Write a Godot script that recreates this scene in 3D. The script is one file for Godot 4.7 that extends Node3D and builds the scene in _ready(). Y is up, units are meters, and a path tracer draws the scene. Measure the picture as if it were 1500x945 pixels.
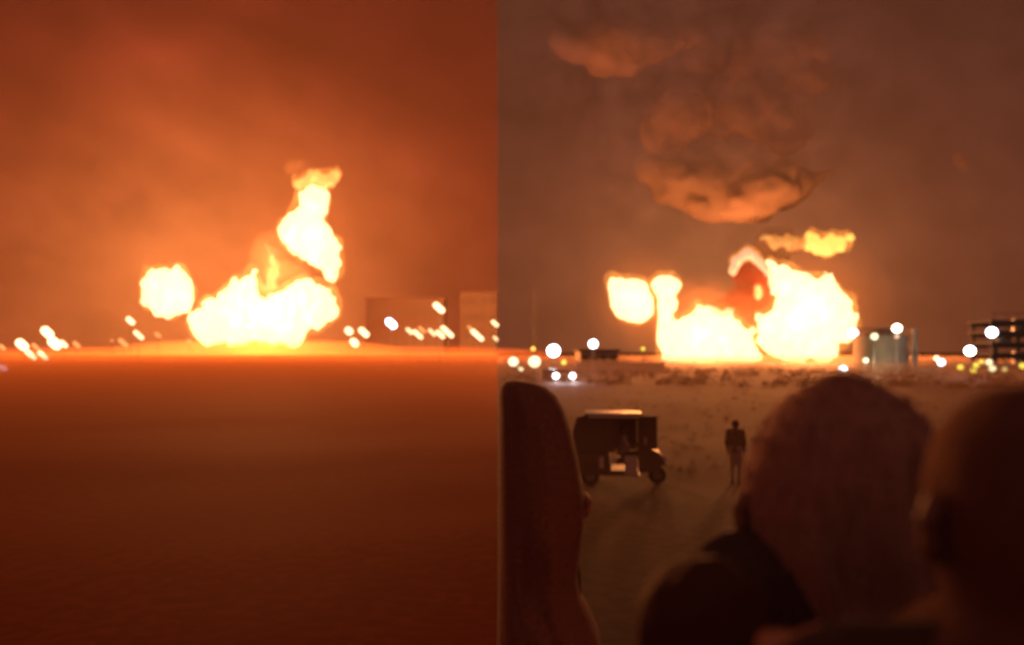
extends Node3D
# Two refinery fires at night beside a field, watched from a low bank by a small crowd.

const EYE := Vector3(0, 3.5, 0)
const FOCAL := 1299.0
var pitch := atan(42.5 / FOCAL)
const SEAM := -0.01617                      # x per metre ahead: where the left-hand field meets the right-hand one
var rng := RandomNumberGenerator.new()
var taken := {}
var mats := {}

# ---------------------------------------------------------------- small helpers
func at(px: float, py: float, d: float) -> Vector3:
	var u := (px - 750.0) / FOCAL
	var v := (472.5 - py) / FOCAL
	var dir := Vector3(u, v * cos(pitch) + sin(pitch), v * sin(pitch) - cos(pitch))
	return EYE + dir * (d / -dir.z)

func fit(px: float, d: float) -> float:     # metres that px pixels span at distance d
	return px / FOCAL * d

func numbered(called: String) -> String:
	var n: int = taken.get(called, -1) + 1
	taken[called] = n
	return called if n == 0 else "%s_%03d" % [called, n]

func tag(o: Node, label: String, category: String, group := "", kind := "") -> Node:
	if label: o.set_meta("label", label)
	if category: o.set_meta("category", category)
	if group: o.set_meta("group", group)
	if kind: o.set_meta("kind", kind)
	return o

func thing(called: String, label: String, category: String, where := Vector3.ZERO, turn := 0.0, group := "") -> Node3D:
	var o := Node3D.new()
	o.name = numbered(called)
	add_child(o)
	o.position = where
	o.rotation.y = turn
	tag(o, label, category, group)
	return o

func part(called: String, mesh: Mesh, m: Material, parent: Node, where := Vector3.ZERO, turn := Vector3.ZERO) -> MeshInstance3D:
	var o := MeshInstance3D.new()
	o.name = numbered(called) if parent == self else called
	o.mesh = mesh
	o.material_override = null
	if mesh is PrimitiveMesh:
		o.mesh = mesh.duplicate()
		o.mesh.material = m
	else:
		for s in mesh.get_surface_count(): o.set_surface_override_material(s, m)
	parent.add_child(o, true)
	o.position = where
	o.rotation = turn
	return o

func box(x: float, y: float, z: float) -> BoxMesh:
	var b := BoxMesh.new(); b.size = Vector3(x, y, z); return b

func cyl(r0: float, r1: float, h: float, n := 16) -> CylinderMesh:
	var c := CylinderMesh.new(); c.bottom_radius = r0; c.top_radius = r1; c.height = h; c.radial_segments = n; c.rings = 1; return c

func ball(r: float, h := -1.0) -> SphereMesh:
	var s := SphereMesh.new(); s.radius = r; s.height = 2.0 * r if h < 0 else h; s.radial_segments = 24; s.rings = 12; return s

func capsule(r: float, h: float) -> CapsuleMesh:
	var s := CapsuleMesh.new(); s.radius = r; s.height = h; s.radial_segments = 16; s.rings = 6; return s

func lin(r: float, g: float, b: float) -> Color:
	return Color(r, g, b).linear_to_srgb()

func noise_tex(freq: float, sd: int, size := 512, normal := false, strength := 4.0) -> NoiseTexture2D:
	var t := NoiseTexture2D.new()
	var n := FastNoiseLite.new()
	n.noise_type = FastNoiseLite.TYPE_SIMPLEX_SMOOTH; n.frequency = freq; n.seed = sd; n.fractal_octaves = 5
	t.noise = n; t.width = size; t.height = size; t.seamless = true
	t.as_normal_map = normal; t.bump_strength = strength
	return t

func ramped(freq: float, sd: int, a: Color, b: Color, size := 512) -> NoiseTexture2D:
	var t := noise_tex(freq, sd, size)
	var g := Gradient.new()
	g.set_color(0, a); g.set_color(1, b); g.set_offset(0, 0.25); g.set_offset(1, 0.75)
	t.color_ramp = g
	return t

func flat(called: String, c: Color, rough := 0.85, metal := 0.0) -> StandardMaterial3D:
	if mats.has(called): return mats[called]
	var m := StandardMaterial3D.new()
	m.resource_name = called; m.albedo_color = c; m.roughness = rough; m.metallic = metal
	mats[called] = m
	return m

func worn(called: String, a: Color, b: Color, freq: float, scale: float, rough := 0.85, normal := 0.0) -> StandardMaterial3D:
	if mats.has(called): return mats[called]
	var m := StandardMaterial3D.new()
	m.resource_name = called
	m.albedo_texture = ramped(freq, mats.size() + 3, a, b, 256)
	m.uv1_triplanar = true; m.uv1_world_triplanar = true; m.uv1_scale = Vector3.ONE * scale
	m.roughness = rough
	if normal > 0:
		m.normal_enabled = true; m.normal_texture = noise_tex(freq * 2.0, mats.size() + 9, 256, true, 6.0); m.normal_scale = normal
	mats[called] = m
	return m

func glow(called: String, c: Color, energy: float) -> StandardMaterial3D:
	if mats.has(called): return mats[called]
	var m := StandardMaterial3D.new()
	m.resource_name = called; m.albedo_color = Color(0.1, 0.1, 0.1); m.roughness = 0.6
	m.emission_enabled = true; m.emission = c; m.emission_energy_multiplier = energy
	mats[called] = m
	return m

# A field of tapered capsules joined by a smooth minimum, meshed as surface nets.
# bones: [a, b, radius at a, radius at b]
func blob(bones: Array, k: float, cell: float, amp := 0.0, freq := 1.0, sd := 1, veil := 0.0, tall := 1.0, fade := Vector3.ZERO) -> ArrayMesh:
	var lo := Vector3.INF
	var hi := -Vector3.INF
	for b in bones:
		var r: float = maxf(b[2], b[3]) + 2.5 * k + amp + 2.0 * cell
		lo = lo.min(b[0].min(b[1]) - Vector3.ONE * r)
		hi = hi.max(b[0].max(b[1]) + Vector3.ONE * r)
	var nx := int((hi.x - lo.x) / cell) + 2
	var ny := int((hi.y - lo.y) / cell) + 2
	var nz := int((hi.z - lo.z) / cell) + 2
	var f := PackedFloat32Array()
	f.resize(nx * ny * nz)
	for b in bones:
		var a: Vector3 = b[0]
		var ba: Vector3 = b[1] - a
		var ra: float = b[2]
		var dr: float = b[3] - ra
		var bb := maxf(ba.length_squared(), 1e-9)
		var reach: float = maxf(b[2], b[3]) + 2.5 * k + amp
		var l: Vector3 = ((b[0] as Vector3).min(b[1]) - Vector3.ONE * reach - lo) / cell
		var h: Vector3 = ((b[0] as Vector3).max(b[1]) + Vector3.ONE * reach - lo) / cell
		for iy in range(maxi(0, int(l.y)), mini(ny, int(h.y) + 1)):
			for iz in range(maxi(0, int(l.z)), mini(nz, int(h.z) + 1)):
				var row := (iy * nz + iz) * nx
				for ix in range(maxi(0, int(l.x)), mini(nx, int(h.x) + 1)):
					var pa := lo + Vector3(ix, iy, iz) * cell - a
					var t := clampf(pa.dot(ba) / bb, 0.0, 1.0)
					var d := (pa - ba * t).length() - ra - dr * t
					f[row + ix] += exp(-d / k)
	var n := FastNoiseLite.new()
	n.noise_type = FastNoiseLite.TYPE_SIMPLEX_SMOOTH; n.frequency = freq; n.fractal_octaves = 4 if fade.z == 0.0 else 3; n.fractal_gain = 0.5 if fade.z == 0.0 else 0.4; n.seed = sd
	var near := amp * 1.2 + 2.0 * cell
	for i in f.size():
		var d := 4.0 * k if f[i] < 0.02 else -k * log(f[i])
		if amp > 0.0 and absf(d) < near:
			var out_by := n.get_noise_3d(lo.x + (i % nx) * cell, (lo.y + (i / (nx * nz)) * cell) * tall, lo.z + ((i / nx) % nz) * cell)
			d += amp * (out_by if fade.z == 0.0 else 0.45 - 1.9 * sqrt(out_by * out_by + 0.012))    # smoke curdles into billows
		f[i] = d
	var ids := PackedInt32Array()
	ids.resize(f.size())
	ids.fill(-1)
	var vs := PackedVector3Array()
	var ns := PackedVector3Array()
	var step := [0, 1, nx, nx + 1, nx * nz, nx * nz + 1, nx * nz + nx, nx * nz + nx + 1]
	var pos := [Vector3(0, 0, 0), Vector3(1, 0, 0), Vector3(0, 0, 1), Vector3(1, 0, 1), Vector3(0, 1, 0), Vector3(1, 1, 0), Vector3(0, 1, 1), Vector3(1, 1, 1)]
	var edges := [[0, 1], [2, 3], [4, 5], [6, 7], [0, 2], [1, 3], [4, 6], [5, 7], [0, 4], [1, 5], [2, 6], [3, 7]]
	for iy in ny - 1:
		for iz in nz - 1:
			var base := (iy * nz + iz) * nx
			for ix in nx - 1:
				var i := base + ix
				var neg := f[i] < 0.0
				if (f[i + 1] < 0.0) == neg and (f[i + nx] < 0.0) == neg and (f[i + nx + 1] < 0.0) == neg and (f[i + step[4]] < 0.0) == neg and (f[i + step[5]] < 0.0) == neg and (f[i + step[6]] < 0.0) == neg and (f[i + step[7]] < 0.0) == neg:
					continue
				var sum := Vector3.ZERO
				var count := 0
				for e in edges:
					var d0: float = f[i + step[e[0]]]
					var d1: float = f[i + step[e[1]]]
					if (d0 < 0.0) != (d1 < 0.0):
						sum += (pos[e[0]] as Vector3).lerp(pos[e[1]], d0 / (d0 - d1))
						count += 1
				var g := Vector3(f[i + 1] + f[i + step[3]] + f[i + step[5]] + f[i + step[7]] - f[i] - f[i + step[2]] - f[i + step[4]] - f[i + step[6]],
					f[i + step[4]] + f[i + step[5]] + f[i + step[6]] + f[i + step[7]] - f[i] - f[i + 1] - f[i + step[2]] - f[i + step[3]],
					f[i + step[2]] + f[i + step[3]] + f[i + step[6]] + f[i + step[7]] - f[i] - f[i + 1] - f[i + step[4]] - f[i + step[5]])
				ids[i] = vs.size()
				vs.append(lo + (Vector3(ix, iy, iz) + sum / count) * cell)
				ns.append(g.normalized())
	var tris := PackedInt32Array()
	for iy in range(1, ny - 1):
		for iz in range(1, nz - 1):
			for ix in range(1, nx - 1):
				var i := (iy * nz + iz) * nx + ix
				var neg := f[i] < 0.0
				for axis in 3:
					var s: int = [1, nx * nz, nx][axis]
					if (f[i + s] < 0.0) == neg: continue
					var p: int = [nx * nz, nx, 1][axis]
					var q: int = [nx, 1, nx * nz][axis]
					var c0 := ids[i]; var c1 := ids[i - p]; var c2 := ids[i - p - q]; var c3 := ids[i - q]
					if c0 < 0 or c1 < 0 or c2 < 0 or c3 < 0: continue
					var t := [c0, c1, c2, c0, c2, c3]
					var nn := (vs[c1] - vs[c0]).cross(vs[c2] - vs[c0])
					if nn.dot(ns[c0] + ns[c2]) > 0.0: t = [c0, c2, c1, c0, c3, c2]
					tris.append_array(PackedInt32Array(t))
	var arr := []
	arr.resize(Mesh.ARRAY_MAX)
	arr[Mesh.ARRAY_VERTEX] = vs; arr[Mesh.ARRAY_NORMAL] = ns; arr[Mesh.ARRAY_INDEX] = tris
	if veil > 0.0:                                # uneven see-through flame
		var cs := PackedColorArray()
		for v in vs: cs.append(Color(1, 1, 1, clampf(veil * (0.75 + 1.1 * n.get_noise_3d(v.x * 1.7, v.y * 0.8, v.z)), 0.02, 0.95)))
		arr[Mesh.ARRAY_COLOR] = cs
	elif fade.z > 0.0:
		var cs := PackedColorArray()
		for v in vs: cs.append(Color(1, 1, 1, clampf(fade.z * smoothstep(fade.x, fade.y, v.y) * (1.0 + 0.35 * n.get_noise_3d(v.x, v.y, v.z)), 0.0, 0.97)))
		arr[Mesh.ARRAY_COLOR] = cs
	var out := ArrayMesh.new()
	out.add_surface_from_arrays(Mesh.PRIMITIVE_TRIANGLES, arr)
	return out

# ---------------------------------------------------------------- camera, sky, lights
func look() -> void:
	var cam := Camera3D.new()
	cam.name = "camera"
	add_child(cam)
	cam.position = EYE
	cam.rotation.x = pitch
	var a := CameraAttributesPhysical.new()
	a.frustum_focal_length = 12.0 / (472.5 / FOCAL)
	a.frustum_focus_distance = 4.0
	a.frustum_near = 0.05
	a.frustum_far = 6000.0
	a.exposure_aperture = a.frustum_focal_length / 22.0
	cam.attributes = a
	cam.current = true
	var w := WorldEnvironment.new()
	w.name = "environment"
	var e := Environment.new()
	e.background_mode = Environment.BG_SKY
	var sky := Sky.new()
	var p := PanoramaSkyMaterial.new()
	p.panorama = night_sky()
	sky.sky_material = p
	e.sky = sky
	e.tonemap_mode = Environment.TONE_MAPPER_LINEAR
	e.tonemap_exposure = 1.0
	e.sdfgi_enabled = true; e.ssao_enabled = true; e.ssil_enabled = true
	e.fog_enabled = true
	e.fog_density = 0.00012
	e.fog_light_color = Color(1.0, 0.86, 0.72)
	e.volumetric_fog_enabled = true
	e.volumetric_fog_density = 0.0
	w.environment = e
	add_child(w)

var cloud_noise := FastNoiseLite.new()
func puff(a: float, e: float, ca: float, ce: float, wa: float, we: float, tilt := 0.0) -> float:
	var x := a - ca
	var y := e - ce
	var c := cos(tilt); var s := sin(tilt)
	var u := (x * c + y * s) / wa
	var v := (-x * s + y * c) / we
	return exp(-0.5 * (u * u + v * v))

var billow_noise := FastNoiseLite.new()
func sky_at(a: float, e: float) -> Color:
	# azimuth and elevation in degrees; the smoke-filled sky glows over each of the two fires
	var n1 := cloud_noise.get_noise_2d(a, e * 1.4 + a * 0.25)
	var n2 := cloud_noise.get_noise_2d(a * 2.6 + 70.0, e * 3.2 + a * 0.5)
	var ee := maxf(e, 0.0)
	var dl := pow((a + 18.5) * 0.78, 2.0) + pow(ee - 3.0, 2.0)
	var k := 1.0 + 0.36 * n1 + 0.15 * n2
	k += 0.45 * puff(a, ee, -21.0, 17.8, 3.4, 0.9, 0.25) + 0.45 * puff(a, ee, -16.5, 21.0, 1.8, 0.7, -0.2) - 0.26 * puff(a, ee, -16.8, 18.8, 3.0, 1.2) + 0.4 * puff(a, ee, -24.5, 19.0, 4.0, 0.8, -0.55) - 0.25 * puff(a, ee, -28.0, 21.0, 3.0, 2.0)
	k += 0.2 * puff(a, ee, -23.0, 14.0, 5.0, 1.0, -0.5) - 0.2 * puff(a, ee, -28.0, 12.0, 3.0, 3.0)
	var left := Color(0.054 + 0.80 * exp(-dl / 106.0), 0.006 + 0.220 * exp(-dl / 82.0), 0.005 + 0.050 * exp(-dl / 80.0)) * k
	var dr := pow((a - 14.0) * 0.75, 2.0) + pow(ee - 3.0, 2.0)
	var q := 1.0 + 0.22 * n1 + 0.14 * n2
	# torn, curdled smoke drifting from the right-hand fire up and to the left
	var body := minf(1.0, puff(a, e, 13.0, 12.0, 5.2, 3.4) + puff(a, e, 12.0, 17.5, 6.0, 3.2) + puff(a, e, 6.5, 19.5, 3.6, 2.0) + 0.6 * puff(a, e, 15.5, 21.5, 5.0, 2.5))
	var b1 := absf(billow_noise.get_noise_2d(a * 1.0, e * 1.15))
	var b2 := absf(billow_noise.get_noise_2d(a * 2.3 + 40.0, e * 2.6))
	q *= 1.0 + body * (0.75 * b1 + 0.32 * b2 - 0.2)
	q += 0.30 * puff(a, e, 6.6, 18.3, 2.6, 0.5, -0.18) * (0.5 + b1) + 0.2 * puff(a, e, 9.6, 19.2, 1.0, 0.7)
	var right := Color(0.063 + 0.30 * exp(-dr / 85.0), 0.0205 + 0.095 * exp(-dr / 75.0), 0.0130 + 0.026 * exp(-dr / 90.0)) * q
	var seam := rad_to_deg(atan(SEAM))
	var s := 1.0 if a > seam else 0.0
	# the two meet at the seam ahead and melt into each other behind and overhead
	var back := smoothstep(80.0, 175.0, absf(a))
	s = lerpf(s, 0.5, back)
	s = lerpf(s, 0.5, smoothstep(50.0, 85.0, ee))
	var sky_fill := Color(0.13, 0.046, 0.031)      # sky behind and overhead raised to brighten the crowd's backs
	return left.lerp(right, s).lerp(sky_fill, maxf(smoothstep(50.0, 120.0, absf(a)), smoothstep(45.0, 85.0, ee)))

func night_sky() -> ImageTexture:
	cloud_noise.noise_type = FastNoiseLite.TYPE_SIMPLEX_SMOOTH
	cloud_noise.frequency = 0.09; cloud_noise.fractal_octaves = 4; cloud_noise.seed = 5
	billow_noise.noise_type = FastNoiseLite.TYPE_SIMPLEX_SMOOTH
	billow_noise.frequency = 0.15; billow_noise.fractal_octaves = 4; billow_noise.fractal_gain = 0.4; billow_noise.seed = 12
	var W := 4096
	var H := 2048
	# coarse whole, fine where the view looks; the middle column faces ahead
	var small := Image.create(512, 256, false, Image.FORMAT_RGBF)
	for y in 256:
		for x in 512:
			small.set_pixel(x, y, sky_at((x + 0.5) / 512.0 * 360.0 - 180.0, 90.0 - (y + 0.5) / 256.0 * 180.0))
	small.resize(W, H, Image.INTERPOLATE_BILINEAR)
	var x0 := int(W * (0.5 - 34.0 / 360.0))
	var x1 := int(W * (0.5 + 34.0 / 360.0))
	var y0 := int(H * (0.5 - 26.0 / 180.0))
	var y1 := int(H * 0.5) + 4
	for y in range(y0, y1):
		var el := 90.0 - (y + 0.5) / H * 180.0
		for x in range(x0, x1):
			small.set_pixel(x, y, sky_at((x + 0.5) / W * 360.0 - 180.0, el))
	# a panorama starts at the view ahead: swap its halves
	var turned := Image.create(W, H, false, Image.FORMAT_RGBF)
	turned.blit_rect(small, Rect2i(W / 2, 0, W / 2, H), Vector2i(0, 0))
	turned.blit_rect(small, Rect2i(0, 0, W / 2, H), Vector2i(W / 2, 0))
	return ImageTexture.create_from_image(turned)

func fire_light(where: Vector3, energy: float, size: float, parent: Node, c := Color(1.0, 0.60, 0.32)) -> void:
	var l := OmniLight3D.new()
	l.name = "firelight"
	l.light_color = c
	l.light_energy = energy
	l.light_size = size
	l.omni_range = 2500.0
	l.omni_attenuation = 2.0
	l.shadow_enabled = true
	parent.add_child(l, true)
	l.global_position = where

# ---------------------------------------------------------------- ground
var ground_noise := FastNoiseLite.new()
func height(x: float, z: float) -> float:
	var d := -z
	var bank := 1.8 * (1.0 - smoothstep(4.2, 9.6, d))
	var far := ground_noise.get_noise_2d(x, z)
	return bank + far * 0.12 * smoothstep(3.0, 30.0, absf(z))

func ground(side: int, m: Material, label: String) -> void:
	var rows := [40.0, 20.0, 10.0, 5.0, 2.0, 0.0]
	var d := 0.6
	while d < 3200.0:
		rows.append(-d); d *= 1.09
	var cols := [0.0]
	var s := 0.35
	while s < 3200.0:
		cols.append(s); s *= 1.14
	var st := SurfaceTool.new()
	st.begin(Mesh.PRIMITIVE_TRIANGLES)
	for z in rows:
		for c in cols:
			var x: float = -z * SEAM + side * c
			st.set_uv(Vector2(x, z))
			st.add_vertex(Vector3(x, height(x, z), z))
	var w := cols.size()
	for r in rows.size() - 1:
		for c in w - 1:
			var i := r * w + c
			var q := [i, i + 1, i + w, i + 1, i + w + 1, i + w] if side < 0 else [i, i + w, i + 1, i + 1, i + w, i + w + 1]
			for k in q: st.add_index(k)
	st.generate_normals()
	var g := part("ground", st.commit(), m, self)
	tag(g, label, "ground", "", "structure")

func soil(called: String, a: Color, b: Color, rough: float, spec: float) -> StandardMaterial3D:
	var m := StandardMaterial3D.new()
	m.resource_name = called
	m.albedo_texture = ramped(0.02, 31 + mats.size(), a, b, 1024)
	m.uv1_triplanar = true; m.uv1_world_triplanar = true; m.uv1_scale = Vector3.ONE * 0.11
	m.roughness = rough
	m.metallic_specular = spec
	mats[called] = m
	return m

# ---------------------------------------------------------------- fire and smoke
var core_mat: StandardMaterial3D
var veil_mat: StandardMaterial3D
func flame(called: String, label: String, d: float, spots: Array, cell: float, amp: float, energy: float, c: Color, sd: int, veil_grow := 1.2, depth := 0.45) -> Node3D:
	# spots: [px, py, radius px] or [px, py, radius px, px2, py2, radius2 px]; depth spreads them in distance
	var base := Vector3.ZERO
	var lowest := 1e9
	var bones := []
	for s in spots:
		var r := fit(s[2], d)
		var dz := rng.randf_range(-1.0, 1.0) * r * depth
		var p := at(s[0], s[1], d + dz)
		var p2 := p
		var r2 := r
		if s.size() > 3:
			p2 = at(s[3], s[4], d + dz); r2 = fit(s[5], d)
		bones.append([p, p2, r, r2])
		base += p / spots.size()
		lowest = minf(lowest, p.y - r)
	base.y = maxf(lowest, 0.0)
	var o := thing(called, label, "fire", base)
	for b in bones:
		b[0] -= base; b[1] -= base
	var m := glow("flame core %s %.1f" % [c.to_html(false), energy], c, energy)
	part("flame_core", blob(bones, cell * 1.4, cell, amp * 1.8, 0.19 / (cell / 0.8), sd, 0.0, 0.6), m, o)
	if veil_grow > 0.0:
		var out := []
		for b in bones:
			out.append([b[0] + Vector3(0, veil_grow * 0.35, 0), b[1] + Vector3(0, veil_grow * 0.5, 0), b[2] + veil_grow * 0.6, b[3] + veil_grow * 0.6])
		part("flame_veil", blob(out, cell * 2.0, cell * 1.2, amp * 1.8, 0.13 / (cell / 0.8), sd + 50, 0.13, 0.5), veil_mat, o)
	return o

func smoke(parent: Node, px: float, py: float, rx: float, ry: float, d: float, m: FogMaterial, rz := -1.0, tilt := 0.0) -> void:
	var v := FogVolume.new()
	v.name = "smoke_puff"
	v.shape = RenderingServer.FOG_VOLUME_SHAPE_ELLIPSOID
	v.size = Vector3(fit(rx, d), fit(ry, d), fit(rx if rz < 0 else rz, d)) * 2.0
	v.material = m
	parent.add_child(v, true)
	v.global_position = at(px, py, d)
	v.rotation.z = tilt

func mist(called: String, c: Color, density: float) -> FogMaterial:
	if mats.has(called): return mats[called]
	var m := FogMaterial.new()
	m.resource_name = called; m.albedo = c; m.density = density
	mats[called] = m
	return m

func smoky_air(called: String, label: String, m: FogMaterial, d0: float, d1: float, wide: float, y0: float, y1: float, way := -1.0) -> void:
	# a bank of smoke over one of the fields, its edge along the seam between them
	var v := FogVolume.new()
	v.name = numbered(called)
	v.shape = RenderingServer.FOG_VOLUME_SHAPE_BOX
	v.size = Vector3(wide, y1 - y0, d1 - d0)
	v.material = m
	add_child(v)
	var turn := atan(SEAM)
	v.rotation.y = -turn
	var ahead := Vector3(sin(turn), 0, -cos(turn))
	var side := Vector3(cos(turn), 0, sin(turn)) * way
	v.position = Vector3(0, (y0 + y1) * 0.5, 0) + ahead * (d0 + d1) * 0.5 + side * (wide * 0.5 + 0.0005)
	tag(v, label, "smoke", "", "stuff")

func fires() -> void:
	veil_mat = StandardMaterial3D.new()
	veil_mat.resource_name = "flame veil"
	veil_mat.transparency = BaseMaterial3D.TRANSPARENCY_ALPHA
	veil_mat.vertex_color_use_as_albedo = true
	veil_mat.roughness = 1.0
	veil_mat.albedo_color = Color(0.3, 0.3, 0.3)
	veil_mat.emission_enabled = true; veil_mat.emission = Color(1.0, 0.60, 0.22); veil_mat.emission_energy_multiplier = 2.4
	var hot := Color(1.0, 0.87, 0.60)
	var D := 300.0
	var o: Node3D
	# left field
	o = flame("fireball", "round white-hot fireball floating left of the left-hand blaze", D, [[243, 424, 27], [224, 418, 14], [262, 432, 18], [240, 446, 18], [222, 438, 10], [256, 408, 14], [268, 446, 8], [226, 404, 7]], 0.7, 1.3, 2.5, hot, 3)
	fire_light(at(243, 427, D - 14), 12000.0, 5.0, o)
	o = flame("ground_fire", "wide white-yellow blaze along the ground in the left-hand fire", D, [[300, 478, 22], [330, 462, 28], [352, 440, 24], [364, 418, 9], [345, 480, 20], [380, 466, 26], [410, 465, 28], [440, 446, 30], [465, 446, 24], [487, 455, 11], [425, 484, 18], [430, 497, 10], [318, 488, 12, 400, 488, 12], [462, 468, 14], [348, 428, 7, 342, 410, 2], [366, 414, 6, 372, 398, 2], [312, 462, 8, 303, 446, 2.5], [446, 428, 8, 452, 410, 2.5], [470, 436, 8, 482, 424, 2.5], [400, 446, 7, 396, 434, 2]], 0.75, 1.4, 2.5, hot, 7)
	fire_light(at(385, 455, D - 16), 42000.0, 8.0, o)
	o = flame("rising_flame", "tall twisting flame rising above the right end of the left-hand blaze", D + 4, [[460, 300, 18], [455, 290, 14, 468, 288, 14], [447, 325, 22], [432, 342, 22], [455, 350, 28], [472, 366, 24], [483, 384, 14], [486, 402, 8]], 0.7, 1.2, 2.5, hot, 11)
	fire_light(at(455, 335, D - 10), 16000.0, 6.0, o)
	flame("flame_wisp", "thin orange wisp at the top of the tall twisting flame", D + 4, [[448, 272, 7, 484, 266, 8], [436, 266, 5, 462, 258, 5], [470, 258, 5, 493, 256, 4]], 0.6, 1.2, 1.3, Color(1.0, 0.68, 0.34), 14, 0.8)
	flame("flame_lick", "faint orange tongue between fireball and tall twisting flame", D + 6, [[396, 362, 5, 402, 398, 7], [390, 392, 5, 396, 420, 6]], 0.6, 1.2, 0.55, Color(1.0, 0.66, 0.33), 17, 0.0)
	# right field
	o = flame("leaf_shaped_fireball", "pointed white-hot fireball, leftmost of the right-hand fire", D, [[925, 442, 29], [904, 420, 10], [897, 411, 4], [938, 455, 18], [912, 430, 18], [934, 425, 14]], 0.65, 0.7, 2.5, hot, 21)
	fire_light(at(925, 440, D - 12), 6000.0, 5.0, o)
	flame("flame_column", "narrow column of flame beside the pointed fireball", D + 2, [[974, 421, 15], [986, 417, 10], [963, 415, 8], [978, 446, 13], [974, 462, 10, 973, 500, 10], [984, 480, 11]], 0.6, 0.6, 2.5, hot, 23, 1.2)
	o = flame("ground_fire", "hump-shaped white blaze on the ground in the middle of the right-hand fire", D, [[988, 503, 20], [1010, 490, 24], [1035, 478, 26], [1060, 492, 28], [1084, 510, 18], [980, 518, 10, 1095, 522, 10], [1112, 525, 6], [1030, 462, 8, 1024, 446, 2.5], [1060, 470, 8, 1072, 456, 2.5], [1088, 496, 7, 1104, 486, 2.5]], 0.7, 1.2, 2.5, hot, 27)
	fire_light(at(1035, 490, D - 12), 12000.0, 7.0, o)
	o = flame("billowing_fire", "largest billowing white-yellow blaze at the right end of the right-hand fire", D - 2, [[1142, 406, 11], [1152, 418, 17], [1178, 432, 26], [1205, 442, 28], [1222, 466, 27], [1165, 455, 28], [1150, 485, 32], [1140, 500, 22], [1182, 470, 22], [1234, 489, 13], [1205, 512, 18], [1165, 515, 16], [1180, 500, 20], [1130, 490, 14], [1140, 400, 7, 1127, 388, 2], [1170, 414, 8, 1160, 398, 2.5], [1205, 422, 8, 1212, 406, 2], [1232, 452, 8, 1246, 440, 2.5], [1226, 480, 8, 1252, 474, 3], [1122, 470, 7, 1112, 462, 2]], 0.75, 1.5, 2.5, hot, 31)
	fire_light(at(1185, 460, D - 18), 22000.0, 8.0, o)
	flame("floating_flame", "bowl-shaped orange flame floating above the largest blaze", D + 2, [[1190, 360, 9, 1232, 360, 9], [1210, 366, 9], [1243, 348, 5], [1188, 345, 5, 1192, 352, 6], [1222, 350, 7]], 0.6, 1.0, 1.5, Color(1.0, 0.78, 0.36), 35, 1.4)
	flame("flame_wisp", "thin orange flame curling through the smoke left of the floating flame", D + 4, [[1136, 357, 4, 1160, 354, 6], [1162, 360, 5, 1184, 354, 5], [1120, 350, 3, 1134, 356, 4]], 0.5, 1.4, 0.55, Color(1.0, 0.66, 0.34), 45, 0.6)
	flame("curling_flame", "thin pink-white flame arching over the dark red smoke ball", D - 8, [[1074, 398, 5, 1078, 386, 5], [1080, 380, 5, 1094, 372, 6], [1094, 372, 6, 1108, 378, 5], [1112, 384, 4, 1126, 402, 4]], 0.45, 0.6, 0.9, Color(1.0, 0.72, 0.58), 37, 0.8)
	flame("small_flame", "small flame flickering low on the smoke ball's right side", D - 8, [[1112, 430, 4, 1110, 422, 4], [1110, 436, 3]], 0.4, 0.4, 1.2, Color(1.0, 0.74, 0.45), 39, 0.6)
	flame("spill_fire", "yellow spill fire burning on the ground below the largest blaze", 240.0, [[1148, 541, 5, 1149, 534, 4], [1147, 547, 4]], 0.35, 0.3, 2.0, Color(1.0, 0.84, 0.42), 41, 0.5)
	flame("spill_fire", "pinkish spill fire on the ground right of the yellow one", 240.0, [[1180, 538, 6, 1177, 545, 5], [1191, 548, 4, 1199, 548, 3]], 0.35, 0.3, 1.6, Color(1.0, 0.86, 0.72), 43, 0.5)

func billows(parent: Node3D, m: Material, d: float, spots: Array, cell: float, amp: float, py_clear: float, py_dense: float, most: float, sd: int) -> void:
	# a bulge of smoke; from py_dense up to py_clear it thins out to nothing
	var bones := []
	for q in spots:
		var dz := rng.randf_range(-6.0, 6.0)
		var a := at(q[0], q[1], d + dz) - parent.position
		var b := a if q.size() < 4 else at(q[3], q[4], d + dz) - parent.position
		bones.append([a, b, fit(q[2], d), fit(q[2] if q.size() < 4 else q[5], d)])
	var y1: float = at(1070, py_clear, d).y - parent.position.y
	var y0: float = at(1070, py_dense, d).y - parent.position.y
	var fade := Vector3(y1, y0, most)
	part("smoke_billow", blob(bones, cell * 2.0, cell, amp, 0.036, sd, 0.0, 1.0, fade), m, parent)

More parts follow.
